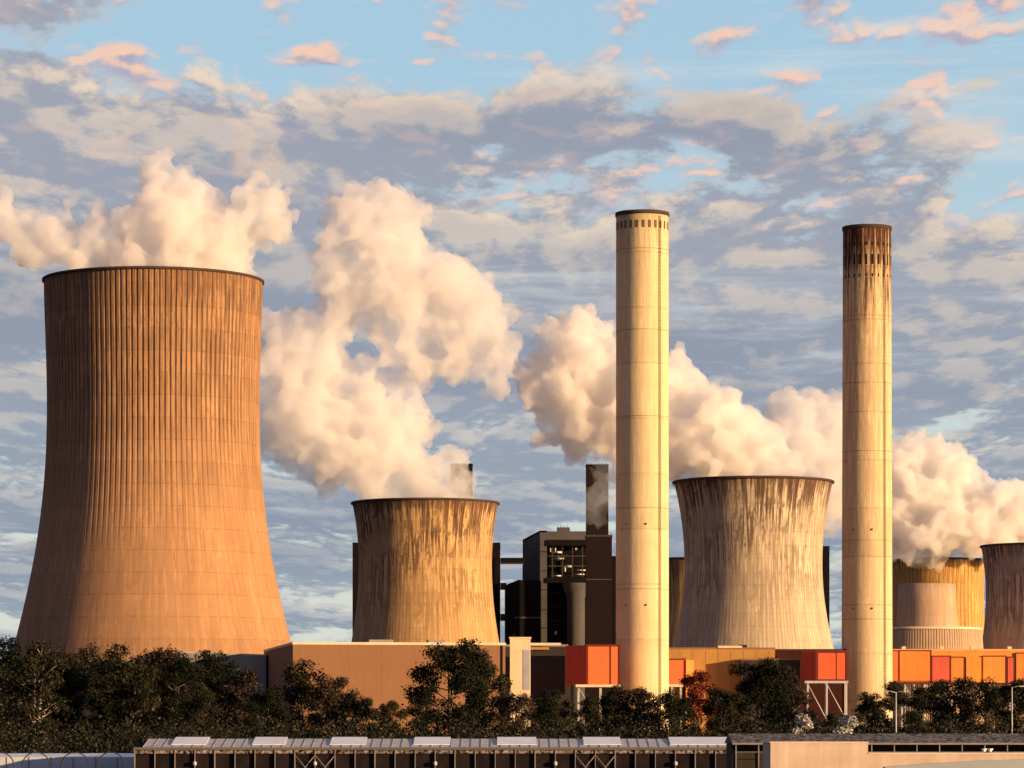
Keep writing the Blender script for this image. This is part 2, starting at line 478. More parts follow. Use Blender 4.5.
# ------------------------------------------------------------------ power station buildings
def quad(px0, d0, px1, d1, depth):
    """plan of a block from its front-left and front-right corners"""
    a = Vector((X(px0, d0), d0)); b = Vector((X(px1, d1), d1))
    u = (b-a).normalized(); n = Vector((-u.y, u.x))
    return a, b, u, n, [a, b, b+n*depth, a+n*depth]

# long brown hall
a = Vector((-79.1, 1300)); u = Vector((122, 19)).normalized(); n = Vector((-u.y, u.x))
ang = math.atan2(u.y, u.x)
hall = thing('machine_hall', 'long low brown hall with a shaded end wall, below the squat ochre tower', 'building', (a.x, a.y, .1), ang)
W, DP, Ht = 77.6, 122, 40
MB().box(0, W, 0, DP, 0, Ht-.9).build('wall', M['brown_clad'], hall)
MB().box(-.15, W+.15, -.15, DP+.15, Ht-.9, Ht).build('roof_edge', M['trim'], hall)
for xx, ww in ((30, 9), (52, 6)):
    MB().box(xx, xx+ww, 20, 26, Ht, Ht+1.5).build('roof_vent', M['grey_clad'], hall)
for i in range(6):
    MB().box(8+i*12.2, 8.05+i*12.2, -.04, 0.05, 0, Ht-1).build('cladding_joint', M['ochre_wall'], hall)
pp = MB().tube([(W-1.2, -.35, 0), (W-1.2, -.35, Ht-1)], .25, 6); pp.build('downpipe', M['dark_clad'], hall)

# grey annex beside the big tower
g = thing('grey_annex', 'grey block in shade at the right foot of the tallest tower', 'building', (X(177, 1400), 1400, .1))
wg = X(266, 1400) - X(177, 1400)
MB().extrude_y([(0,0),(wg,0),(wg,Z(656.5,1400)),(0,Z(653.3,1400))], 0, 26).build('wall', M['grey_clad'], g)
MB().extrude_y([(-.2,Z(653.3,1400)+.01),(wg,Z(656.5,1400)+.01),(wg,Z(656.5,1400)+.7),(-.2,Z(653.3,1400)+.7)], -.2, 26.2).build('roof_edge', M['trim_grey'] if 'trim_grey' in M else simple('grey_trim', (.42,.38,.34), .8), g)
MB().box(wg*.68, wg*.72, -.3, 0.1, 30, 31.2).build('wall_lamp', M['steel_light'], g)

def block(name, label, px0, px1, ytop, D, depth, mat, trim=None, z0=.1, ybot=None, cat='building'):
    r = thing(name, label, cat, (X(px0, D), D, 0.1))
    w = X(px1, D) - X(px0, D)
    zb = 0 if ybot is None else Z(ybot, D)
    MB().box(0, w, 0, depth, zb, Z(ytop, D)-.7-.1).build('wall', mat, r)
    MB().box(-.12, w+.12, -.12, depth+.12, Z(ytop, D)-.8, Z(ytop, D)-.1).build('roof_edge', trim or mat, r)
    return r, w

D = 1436
dk, w = block('dark_hall', 'dark grey-brown hall between the cream shaft and the first red box', 503, 571, 646.5, D, 60, M['dark_clad'], M['steel_dark'])
x0 = X(530, D)-X(503, D)
MB().box(x0, x0+X(561,D)-X(530,D), -1.2, -.15, Z(645.6,D), Z(643.2,D)).build('roof_pipe', M['trim'], dk)
MB().box(x0, x0+X(549,D)-X(530,D), -1.2, -.05, Z(650,D), Z(647.5,D)).build('wall_duct', M['ochre_wall'], dk)
MB().box(1, w-1, 4, 8, Z(646.5,D)-.1, Z(644.4,D)).build('roof_housing', M['grey_clad'], dk)

D = 1320
cs = thing('stair_shaft', 'narrow cream shaft with a grey panel at the right end of the long brown hall', 'building', (X(510, D), D, .1))
w = X(530.5, D)-X(510, D)
MB().box(0, w, 0, 7, 0, Z(639, D)).build('wall', M['cream'], cs)
MB().box(-.3, w+.3, -.3, 7.3, Z(639,D), Z(637.3,D)).build('roof_edge', M['trim'], cs)
MB().box(w*.64, w-.3, -.15, .1, Z(690,D), Z(650,D)).build('grey_panel', simple('pale_grey_panel', (.35,.34,.36), .7), cs)
for q in (.2, .55):
    MB().tube([(w*q, -.25, Z(637.3,D)), (w*q, -.25, Z(634.8,D))], .12, 5).build('railing_post', M['steel_dark'], cs)

def legs(root, xs, y0, y1, zt, mat, brace=True):
    for i, x in enumerate(xs):
        MB().box(x-.35, x+.35, y0, y0+.7, 0, zt).build('leg', mat, root)
        MB().box(x-.35, x+.35, y1-.7, y1, 0, zt).build('leg', mat, root)
    if brace:
        for i in range(len(xs)-1):
            MB().tube([(xs[i], y0+.2, zt-.5), (xs[i+1], y0+.2, zt*.45)], .22, 5).build('brace', mat, root)

# first red box (left of plain chimney)
D = 1400
rb1 = thing('duct_house', 'orange box on pale steel legs with a shaded red side, left of the plain chimney', 'building', (X(587, D), D, .1), 0, 'orange boxes on legs by the chimneys')
w = X(620, D)-X(587, D)
zb, zt = Z(684.5, D), Z(645.3, D)
xl = X(568, D) - X(587, D)
# side wall runs back to the left; its darker red carries the side's shade
MB().prism([(0,0),(w,0),(w,24),(xl,24),(xl-.5, 12)], zb, zt).build('wall', M['orange'], rb1)
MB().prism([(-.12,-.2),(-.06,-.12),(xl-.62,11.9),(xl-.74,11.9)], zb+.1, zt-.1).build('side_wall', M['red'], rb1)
MB().box(-.15, w+.15, -.25, .0, zt-.5, zt+.3).build('roof_edge', M['frame'], rb1)
for q in (.01, .70):
    MB().box(w*q, w*q+.35, -.2, .0, zb, zt-.5).build('cladding_joint', M['frame'], rb1)
MB().box(w-.5, w+.12, -.25, .0, zb, zt-.5).build('cladding_joint', M['frame'], rb1)
MB().box(xl+3, w+.1, -.35, .6, zb-1.1, zb-.1).build('beam', M['trim'], rb1)
legs(rb1, [xl+4.2, w*.42], 1, 11, zb-1.1, M['steel_light'])

# wall behind plain chimney to the right
D = 1478
wl, w = block('ochre_hall', 'ochre-brown hall wall below the pale streaked tower, right of the plain chimney', 660, 775, 647.5, D, 50, M['ochre_wall'], M['brown_clad'])
MB().box(X(718,D)-X(660,D), X(742,D)-X(660,D), -.6, -.14, Z(648,D)-.1, Z(646,D)).build('roof_pipe', M['trim'], wl)
MB().box(X(740,D)-X(660,D), X(748,D)-X(660,D), 6, 10, Z(647.5,D), Z(644.5,D)).build('roof_vent', M['dark_clad'], wl)
for i in range(9):
    MB().box(3+i*5.2, 3.15+i*5.2, -.05, .05, 0, Z(648.5,D)-1).build('cladding_joint', M['brown_clad'], wl)
# orange box right of plain chimney
D = 1468
ob = thing('duct_house', 'orange box poking out right of the plain chimney, before the ochre wall', 'building', (X(655, D), D, .1), 0, 'orange boxes on legs by the chimneys')
w = X(700, D)-X(655, D)
zb, zt = Z(684, D), Z(659.5, D)
MB().box(0, X(683,D)-X(655,D), 0, 9, zb, zt).build('wall', M['orange'], ob)
MB().box(X(683,D)-X(655,D)+.01, X(686,D)-X(655,D), .5, 9, zb-1, zt+.6).build('end_frame', M['red'], ob)
MB().prism([(X(686,D)-X(655,D)+.01,0),(X(694,D)-X(655,D),1.2),(X(694,D)-X(655,D),9),(X(686,D)-X(655,D)+.01,9)], 0, zt-.3).build('end_wall', M['orange_y'], ob)
MB().box(-.1, X(684,D)-X(655,D), -.3, 0, zt-.2, zt+.25).build('roof_edge', M['frame'], ob)
MB().box(0, X(683,D)-X(655,D), -.3, .5, zb-1.3, zb-.1).build('beam', M['trim'], ob)
MB().box(0, X(683,D)-X(655,D)-1, 1, 8, 0, zb-1.3).build('lower_wall', M['brown_clad'], ob)
legs(ob, [X(672,D)-X(655,D), X(681,D)-X(655,D)], -.25, 8, zb-1.3, M['steel_light'], False)
# annex and maroon hall: side shade put into their dark colours
block('low_annex', 'low brown annex, shade in its colour, in front of the ochre wall, left of the second red box', 741, 800, 658.5, 1470, 7, M['dark_clad'], M['brown_clad'])
block('maroon_hall', 'maroon hall, shade in its colour, between the ochre wall and the red box by the stained chimney', 775.3, 846, 649, 1494, 40, M['maroon_hall'], M['steel_dark'])
# second red box (left of stained chimney)
D = 1462
rb2 = thing('duct_house', 'red-orange box on pale steel legs with cross brace, left of the stained chimney', 'building', (X(817, D), D, .1), 0, 'orange boxes on legs by the chimneys')
w = X(848, D)-X(817, D)
zb, zt = Z(679.5, D), Z(651.5, D)
xl = X(803.5, D) - X(817, D)
MB().prism([(0,0),(w,0),(w,7),(xl,7),(xl-.3,5)], zb, zt).build('wall', M['orange_mid'] if 'orange_mid' in M else simple('red_orange_cladding', (.72,.115,.035), .7, .08, .12, streak=True), rb2)
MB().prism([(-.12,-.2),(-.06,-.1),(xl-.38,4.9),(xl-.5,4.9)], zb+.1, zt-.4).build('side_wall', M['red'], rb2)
MB().box(-.3, w+.3, -.3, 0, zt-.6, zt+.4).build('roof_edge', M['frame'], rb2)
MB().box(w-.75, w+.25, -.28, 0, zb, zt-.6).build('corner_frame', M['frame'], rb2)
MB().box(-.6, .5, -.28, 0, zb, zt-.6).build('corner_frame', M['frame'], rb2)
MB().box(w*.62, w*.62+.25, -.15, 0, zb, zt-.6).build('cladding_joint', M['frame'], rb2)
MB().box(-.3, w+.3, -.28, 0, zb-.6, zb).build('bottom_edge', M['frame'], rb2)
MB().box(xl+.5, w+.1, -.3, .5, zb-1.6, zb-.65).build('beam', M['steel_light'], rb2)
legs(rb2, [xl+1.8, w*.32, w*.95], 0, 6, zb-1.6, M['steel_light'])

# long orange duct hall at the right
D = 1525
rh = thing('duct_hall', 'long amber duct hall of orange and red panels on legs, right of the stained chimney', 'building', (X(872, D), D, .1))
gx = lambda p, d=D: X(p, d)-X(872, d)
zb, zt = Z(682, D), Z(650, D)
MB().box(0, gx(1110), 0, 14, zb, zt-.6).build('wall', M['orange_y'], rh)
MB().box(0, gx(1110), -.3, 14.2, zt-.6, zt+.3).build('roof_edge', M['trim_o'] if 'trim_o' in M else simple('pale_orange_trim', (.66,.34,.13), .8), rh)
MB().box(0, gx(1110), -.25, 13, zb-1.0, zb-.02).build('beam', M['frame'], rh)
pans = [(890,898,651.5,681,'orange'),(899.5,930,651.5,681,'orange_y2'),(932,949.5,657,682,'pinkred'),(951,963.5,658,682.5,'orange_y2'),(966,981,657.5,682.5,'orange_y'),(983,1005,657,683,'orange_y'),(1007.5,1013.5,658,683,'pinkred'),(1016,1050,654,683,'orange_y2')]
M['orange_y2'] = simple('deep_amber_cladding', (.74,.22,.04), .7, .12, .15, streak=True)
for p0, p1, y0, y1, mm in pans:
    pn = MB().box(gx(p0), gx(p1), -1.0, 0.0, Z(y1,D), Z(y0,D)).build('panel', M[mm], rh)
    if mm != 'orange_y' or p0 == 983:
        MB().box(gx(p1), gx(p1)+.5, -1.1, 0, Z(y1,D), Z(y0,D)).build('frame', M['frame'], pn)
        MB().box(gx(p0), gx(p1)+.5, -1.12, 0, Z(y0,D)+.01, Z(y0,D)+.5).build('frame', M['frame'], pn)
for p0 in (903, 941, 972, 1009):
    MB().box(gx(p0), gx(p0+4), 4, 7, zt+.31, zt+1.5).build('roof_vent', M['trim'], rh)
for p0 in (914, 956, 994):
    MB().tube([(gx(p0), -.5, zb-1), (gx(p0), -.5, 0)], .2, 6).build('downpipe', M['steel_light'], rh)
legs(rh, [gx(p) for p in (905, 925, 945, 968, 990, 1010, 1040, 1070)], 0, 12, zb-1, M['steel_light'])

# ------------------------------------------------------------------ boiler houses behind
D = 1950
bh, w = block('boiler_house', 'black slab boiler house mostly hidden behind the squat ochre tower', 352.5, 500, 542.5, D, 50, M['black_clad'])
# bridge
br = thing('conveyor_bridge', 'black enclosed bridge joining the black slab to the charcoal boiler house', 'bridge', (X(500, D)+.2, D+8, Z(563,D)))
wb = X(524, D)-X(500, D)
MB().box(0, wb, 0, 5, 0, Z(557,D)-Z(563,D)).build('gallery', M['black_clad'], br)
MB().box(0, wb, -.2, 0, .0, .5).build('rail', M['steel_dark'], br)
fr = thing('steel_frame', 'blue-black open steel frame right of the squat ochre tower', 'steel frame', (X(500, D)+.2, D, .1))
wf = X(506, D)-X(500, D)
MB().box(wf*.72, wf, 0, 2.5, 0, Z(583,D)).build('post', M['steel_dark'], fr)
for yy in (583, 614):
    MB().box(0, wf*.72, 0, 2, Z(yy+7,D), Z(yy,D)).build('cross_beam', M['steel_dark'], fr)
# lower black block
D = 1942
lb = thing('coal_bunker', 'low black bunker between the blue-black frame and the charcoal boiler house', 'building', (X(506, D), D, .1))
w = X(541, D)-X(506, D)
MB().extrude_y([(0,0),(w,0),(w,Z(581,D)),(w*.35,Z(580,D)),(0,Z(585,D))], 0, 14).build('wall', M['black_clad'], lb)
MB().box(w*.25, w, -.4, 0, Z(618.5,D), Z(617,D)).build('ledge', M['boiler_grey'], lb)
# charcoal boiler house
D = 1960
bo = thing('boiler_house', 'charcoal boiler house with an open floor of pale pipework under its roof', 'building', (X(540, D), D, .1))
w = X(592, D)-X(540, D)
T = Z(531.5, D)
k = D/F
dz = lambda y: Z(y, D)
MB().prism([(0,0),(7*k,0),(7*k,40),(-17*k,66),(-17*k,40)], 0, lambda p: T-3.5 if p[0] < -3 else T-.6).build('wall', M['boiler_grey'], bo)
MB().prism([(-.02,-.12),(7*k,-.12),(7*k,40),(-17*k,66),(-17.2*k,39.8)], lambda p: T-3.45 if p[0] < -3 else T-.55, lambda p: T-2.4 if p[0] < -3 else T+.4).build('roof_edge', M['black_clad'], bo)
MB().box(7*k+.01, w, 0, 40, dz(540), T).build('upper_wall', M['boiler_grey'], bo)
MB().box(7*k+.01, w, 9, 40, 0, dz(540)-.01).build('rear_wall', M['black_clad'], bo)
MB().box(7*k+.01, w, -1.2, 8.9, dz(583), dz(577.5)).build('floor_slab', M['black_clad'], bo)
MB().box(7*k+.01, w, -1.0, 8.9, dz(546), dz(540)-.02).build('canopy', M['black_clad'], bo)
MB().box(17*k, 30*k, 4, 12, T+.01, T+2.4).build('roof_vent', M['boiler_grey'], bo)
for i in range(4):
    MB().box(17.5*k+i*3.1*k, 18*k+i*3.1*k, 3.6, 4, T+2.4, T+3.4).build('vent_post', M['steel_dark'], bo)
rnd = random.Random(3)
M['pipe'] = simple('pale_lagged_pipe', (.62,.60,.58), .4, .2, .5)
for i in range(15):
    xx = rnd.uniform(9*k, w-2); zz = rnd.uniform(dz(576), dz(548)); L = rnd.uniform(1.5, 6)
    p = MB()
    if rnd.random() < .6: p.tube([(xx, 4, zz), (min(xx+L, w), 4, zz)], rnd.uniform(.25, .6), 8)
    else: p.tube([(xx, 3, zz), (xx, 3, min(zz+L, dz(547)))], rnd.uniform(.25, .5), 8)
    p.build('pipe', M['pipe'], bo)
for xx in (12, 22, 32, 42):
    MB().box(xx*k, xx*k+.6, 1, 1.8, dz(577.5)+.01, dz(546)-.01).build('column', M['steel_dark'], bo)
for yy in (556, 566):
    MB().box(8*k, w, .6, .9, dz(yy)-.25, dz(yy)+.1).build('walkway', M['boiler_grey'], bo)
for yy in (552, 571, 590, 610, 628):
    MB().box(.3, 7*k-.2, -.1, 0, dz(yy)-.2, dz(yy)+.2).build('panel_seam', M['black_clad'], bo)
for i, yy in enumerate((592, 606, 620)):
    MB().box(8*k, 22*k, 8.6, 9, dz(yy)-.3, dz(yy)).build('walkway', M['boiler_grey'], bo)
# hopper and duct below the open floor
dct = MB().lathe([(9*k, 0), (9*k, dz(598)), (14*k, dz(586)), (14*k, dz(583.2))], 40)
dct.build('duct', M['boiler_grey'], bo, (36*k, 2.5, 0))
for yy in range(4):
    MB().box(-17.3*k, -16.8*k, 40.5+yy*5, 43+yy*5, dz(575), dz(562)).build('window', M['steel_light'], bo)
MB().box(15*k, 17*k, 8.6, 9, dz(634), dz(631)).build('lamp', M['pipe'], bo)

# dark stair tower / stack
D = 1900
k = D/F
st = thing('flue_tower', 'dark maroon flue tower, smoke drifting past its top, left of the plain chimney', 'chimney', (X(586, D), D, .1), 0, 'dark flue towers of the boiler houses')
MB().box(0, 26*k, 0, 14, 0, Z(536,D)).build('lower_shaft', M['maroon'], st)
MB().box(.3*k, 22.5*k, .6, 13, Z(536,D)+.01, Z(466,D)).build('upper_shaft', M['maroon'], st)
MB().box(-.5*k, 26.5*k, -.4, 14.4, Z(537,D)+.01, Z(535,D)).build('platform', M['steel_dark'], st)
for i in range(7):
    MB().box(i*4.1*k, i*4.1*k+.2, -.4, -.2, Z(535,D), Z(532,D)).build('railing_post', M['steel_dark'], st)
MB().box(0, 22.8*k, .3, 13.3, Z(466,D)+.01, Z(464.4,D)).build('cap', M['black_clad'], st)
for i in range(6):
    MB().box((1+i*3.8)*k, (1.5+i*3.8)*k, .4, .8, Z(464.4,D), Z(463,D)).build('railing_post', M['steel_dark'], st)
MB().box(0, 26*k, -.12, 0, Z(580,D), Z(579.3,D)).build('seam', M['boiler_grey'], st)
block('lean_to', 'black lean-to wedged between the maroon flue tower and the plain chimney', 612.3, 640, 556, 1915, 14, M['black_clad'])
D = 1985
k = D/F
s2 = thing('flue_tower', 'top of a dark flue tower poking out of the steam above the squat ochre tower', 'chimney', (X(450, D), D+20, .1), 0, 'dark flue towers of the boiler houses')
MB().box(0, 22*k, 0, 13, 0, Z(463,D)).build('shaft', M['maroon'], s2)
MB().box(-.3*k, 22.3*k, -.3, 13.3, Z(463,D)+.01, Z(461,D)).build('cap', M['black_clad'], s2)
block('boiler_house', 'thin black strip of a boiler house behind the right flank of the pale streaked tower', 790, 829.5, 546, 1800, 30, M['black_clad'])

# ------------------------------------------------------------------ greenhouses and walls in the foreground
M['glass_roof'] = simple('dusty_roof_glass', (.42,.40,.385), .8, .22, .9)
M['vent_glass'] = simple('pale_vent_sheet', (.72,.73,.75), .7, .1, .4)
M['bar'] = simple('pale_glazing_bar', (.34,.32,.31), .8)
M['glass_dark'] = simple('dark_greenhouse_glass', (.016,.011,.011), .75, .5, .4)
M['gh_frame'] = simple('grey_greenhouse_steel', (.22,.19,.18), .6, .25, .8)
M['shingle'] = simple('mottled_dark_roofing', (.10,.085,.075), .95, 2.2, 1.6)
D = 500
gh = thing('greenhouse', 'long low greenhouse with pale open roof vents along the bottom of the picture', 'greenhouse', (X(133.5, D), D, 0))
w = X(731, D)-X(133.5, D)
eav, rdg = Z(747.3, D), Z(738.8, D)
dep = 26
MB().box(.2, w-.2, .15, dep-.1, 0, eav-.02).build('wall', M['glass_dark'], gh)
MB().extrude_x([(-.3, eav), (9, rdg), (18, eav), (dep, eav)][:3], 1.2, w).build('roof', M['glass_roof'], gh)
MB().box(0, w, -.4, .1, eav-.35, eav-.01).build('gutter', simple('zinc_gutter', (.12,.11,.10), .5), gh)
MB().box(.3, w, -.15, .12, Z(753.5,D), eav-.36).build('valance', simple('pale_crumbling_valance', (.14,.11,.10), .9, 2.2, 2.2), gh)
i = 0
x = .2
while x < w:
    big = (i % 4 == 0)
    MB().box(x-.045-(.05 if big else 0), x+.045, -.3, .1, 0, eav-.36).build('post', M['gh_frame'], gh)
    if i in (22, 23, 8, 9):
        MB().tube([(x, -.2, .3), (x+2.78, -.2, Z(755,D))], .06, 4).build('brace', M['gh_frame'], gh)
        MB().tube([(x, -.2, Z(755,D)), (x+2.78, -.2, .3)], .06, 4).build('brace', M['gh_frame'], gh)
    if i % 6 == 3:
        MB().lathe([(.02, 0), (.24, .12), (.3, .4), (.2, .62), (.02, .7)], 10).build('lamp', M['steel_light'], gh, (x, -.5, Z(766, D)))
    x += 2.78; i += 1
for p0, p1 in ((170,205),(251,284),(329,365),(413,450),(497,537),(584,622),(671,731)):
    sl_ = lambda y: eav + (y+.3)/9.3*(rdg-eav)
    x0_, x1_ = X(p0, D)-X(133.5, D), X(p1, D)-X(133.5, D)
    MB().extrude_x([(2.0, sl_(2)+.03), (9.0, rdg+.16), (9.0, rdg+.26), (2.0, sl_(2)+.13)], x0_, x1_-.05).build('roof_vent', M['vent_glass'], gh)
for q in range(0, 60):
    xx = 1.3 + q*1.38
    if xx < w: MB().extrude_x([(-.28, eav+.02), (9.0, rdg+.02), (9.0, rdg+.07), (-.28, eav+.07)], xx, xx+.05).build('glazing_bar', M['bar'], gh)

# right shed with mottled roof
D = 470
sh = thing('long_shed', 'low shed with mottled dark roof and thin posts behind the beige building', 'shed', (X(732, D), D, 0))
w = X(1120, D)-X(732, D)
e2, r2 = Z(743.5, D), Z(733.5, D)
MB().extrude_x([(-.6, e2), (8, r2), (17, e2)], 0, w).build('roof', M['shingle'], sh)
MB().box(.2, w-.2, 3, 16, 0, e2-.02).build('wall', M['dark_clad'], sh)
MB().box(0, w, -.75, -.55, e2-.15, e2+.1).build('gutter', M['gh_frame'], sh)
for q in range(0, 18):
    xx = .5+q*2.95
    MB().box(xx-.07, xx+.07, -.5, -.3, 0, e2-.02).build('post', M['gh_frame'], sh)
MB().box(.3, w, -.45, -.38, Z(752,D)-.04, Z(752,D)+.04).build('rail', M['gh_frame'], sh)

# beige wall
D = 300
M['beige'] = simple('beige_plaster', (.58,.45,.34), .9, .13, .5, streak=True)
bw = thing('plastered_building', 'flat beige building with a stepped parapet at the bottom right corner', 'building', (X(770.5, D), D, 0))
gx = lambda p: X(p, D)-X(770.5, D)
MB().extrude_y([(0,0),(gx(1130),0),(gx(1130),Z(754,D)),(gx(868),Z(754,D)),(gx(868),Z(742.8,D)),(0,Z(742.8,D))][::1], 0, 9).build('wall', M['beige'], bw)
MB().box(-.06, gx(868)+.06, -.06, 9.06, Z(742.8,D)+.002, Z(742.8,D)+.09).build('coping', simple('pale_coping', (.74,.60,.46), .8), bw)
MB().box(gx(868)+.062, gx(1130)+.06, -.06, 9.06, Z(754,D)+.002, Z(754,D)+.09).build('coping', simple('pale_coping_low', (.74,.60,.46), .8), bw)
# pale bowl-shaped lamp pair on parapet
gw = thing('shadow_slope', 'low blue-grey slope standing in for a shadow before the beige building, lower right corner', 'wall', (X(885, 250), 250, 0))  # added slope: shadow at the beige building's foot put into shape and colour
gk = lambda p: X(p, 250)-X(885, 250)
MB().extrude_y([(0,0),(gk(1130),0),(gk(1130),Z(758.5,250)),(gk(1040),Z(759,250)),(gk(985),Z(760.5,250)),(gk(930),Z(763.5,250)),(0,Z(767,250))], 0, 1.5).build('wall', simple('blue_grey_shade', (.33,.36,.38), .9, .08, .5), gw)  # added slope standing in for the shadow, not a real wall
lamp = thing('flood_lamp', 'small white twin bowl lamp standing on the low beige parapet', 'lamp', (X(992, D), D+3, Z(754,D)+.09))
for s_ in (-.26, .26):
    MB().lathe([(.05, 0), (.14, .1), (.26, .3), (.22, .3), (.1, .12)], 12).build('bowl', M['vent_glass'], lamp, (s_, 0, .05))
MB().tube([(-.3, 0, .02), (.3, 0, .02)], .04, 5).build('bar', M['steel_dark'], lamp)

# pale wall and hoops bottom left
D = 520
pw = thing('film_house', 'pale blue-white plastic house in the bottom left corner', 'greenhouse', (X(-60, D), D, 0))
w = X(134, D)-X(-60, D)
MB().extrude_x([(0,0),(0,Z(757,D)),(3,Z(754,D)),(10,Z(753.6,D)),(14,Z(757,D)),(14,0)][::-1], 0, w).build('cover', simple('milky_plastic_film', (.52,.55,.58), .4, .15, .3), pw)
for q in range(9):
    MB().box(q*3.2, q*3.2+.1, -.08, .02, 0, Z(757,D)).build('batten', M['gh_frame'], pw)
D = 495
for i, pxc in enumerate((0, 36, 75, 111)):
    r_ = 14.0*D/F
    zt_ = Z(752.3, D)
    pts = [(-r_*1.08, 0, 0), (-r_*1.06, 0, zt_-2.2)]
    for a_ in range(0, 181, 12):
        pts.append((-r_*math.cos(R(a_)), 0, zt_-r_ + r_*math.sin(R(a_))))
    pts += [(r_*1.06, 0, zt_-2.2), (r_*1.08, 0, 0)]
    lab = ['first dark arched pipe hoop from the left edge, before the pale plastic house', 'second dark arched pipe hoop from the left edge, before the pale plastic house',
           'third dark arched pipe hoop from the left edge, before the pale plastic house', 'dark arched pipe hoop nearest the long greenhouse, before the pale plastic house'][i]
    o = MB().tube(pts, .09, 6).build('tunnel_hoop', M['steel_dark'], None, (X(pxc, D), D, 0))
    tag(o, lab, 'hoop', 'tunnel hoops in a row')

# ------------------------------------------------------------------ lamp posts in the trees
def lamp_post(px, ytop, D, label, double):
    r = thing('lamp_post', label, 'lamp post', (X(px, D), D, 0), 0, 'lamp posts among the trees')
    h = Z(ytop, D)
    MB().tube([(0,0,0),(0,0,h)], [.14,.09], 8).build('pole', M['steel_light'], r)
    for s_ in ((-1, 1) if double else (1,)):
        MB().tube([(0,0,h-.1),(s_*.8,0,h+.1),(s_*1.5,0,h+.12)], .06, 6).build('arm', M['steel_light'], r)
        MB().box(min(s_*1.2, s_*2.0), max(s_*1.2, s_*2.0), -.2, .2, h+.03, h+.2).build('lamp_head', M['steel_light'], r)
lamp_post(896, 692, 590, 'thin grey lamp post before the trees just right of the stained chimney', True)
lamp_post(1012, 687, 590, 'grey lamp post before the trees near the right edge of the picture', False)

# ------------------------------------------------------------------ trees
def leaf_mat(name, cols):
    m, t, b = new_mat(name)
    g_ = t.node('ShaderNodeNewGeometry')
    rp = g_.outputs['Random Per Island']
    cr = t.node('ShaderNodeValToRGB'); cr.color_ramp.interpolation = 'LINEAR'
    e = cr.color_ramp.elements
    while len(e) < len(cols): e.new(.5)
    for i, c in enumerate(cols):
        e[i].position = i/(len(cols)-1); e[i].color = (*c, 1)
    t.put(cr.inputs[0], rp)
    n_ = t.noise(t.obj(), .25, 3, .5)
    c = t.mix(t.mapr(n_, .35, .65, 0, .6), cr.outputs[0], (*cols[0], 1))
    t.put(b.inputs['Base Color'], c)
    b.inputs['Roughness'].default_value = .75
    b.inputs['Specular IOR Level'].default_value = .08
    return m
LM = {  # dark, olive, rust and brush tones hold the belt's shade in their colour
 'dark': leaf_mat('shade_dark_green_leaves', [(.005,.008,.004),(.010,.014,.006),(.016,.017,.008),(.028,.026,.014)]),
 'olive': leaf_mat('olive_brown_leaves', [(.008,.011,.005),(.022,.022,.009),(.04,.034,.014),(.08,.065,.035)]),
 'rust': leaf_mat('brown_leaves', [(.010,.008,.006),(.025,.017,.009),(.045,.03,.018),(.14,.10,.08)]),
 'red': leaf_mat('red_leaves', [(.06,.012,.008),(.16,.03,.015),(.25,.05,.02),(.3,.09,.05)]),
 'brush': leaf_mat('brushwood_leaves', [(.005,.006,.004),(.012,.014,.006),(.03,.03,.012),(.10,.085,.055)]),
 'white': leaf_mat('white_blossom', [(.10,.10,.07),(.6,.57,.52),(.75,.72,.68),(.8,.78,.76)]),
}

def leaf_mesh(name, centers, radii, count, size, seed, mat, shell=.55):
    rng = np.random.default_rng(seed)
    vol = np.array([r[0]*r[1]*r[2] for r in radii])**.75
    idx = rng.choice(len(centers), count, p=vol/vol.sum())
    c = np.array(centers)[idx]; r = np.array(radii)[idx]
    d = rng.normal(size=(count, 3)); d /= np.linalg.norm(d, axis=1)[:, None]
    rad = (shell + (1-shell)*rng.random(count)**.6)
    rad *= 1 + .16*rng.normal(size=count)
    p = c + d*r*rad[:, None]
    nrm = d + .9*rng.normal(size=(count, 3)); nrm /= np.linalg.norm(nrm, axis=1)[:, None]
    up = rng.normal(size=(count, 3))
    a = np.cross(nrm, up); a /= np.linalg.norm(a, axis=1)[:, None]
    b = np.cross(nrm, a)
    s = size*(.55+.9*rng.random(count))[:, None]
    verts = np.empty((count, 4, 3))
    verts[:, 0] = p - a*s*.5; verts[:, 1] = p - b*s*.28 + nrm*s*.08; verts[:, 2] = p + a*s*.5; verts[:, 3] = p + b*s*.28 + nrm*s*.08
    me = bpy.data.meshes.new(name)
    me.vertices.add(count*4); me.vertices.foreach_set('co', verts.astype(np.float32).ravel())
    me.loops.add(count*4); me.loops.foreach_set('vertex_index', np.arange(count*4, dtype=np.int32))
    me.polygons.add(count); me.polygons.foreach_set('loop_start', np.arange(0, count*4, 4, dtype=np.int32))
    me.update(calc_edges=True); me.validate()
    me.materials.append(mat)
    return me

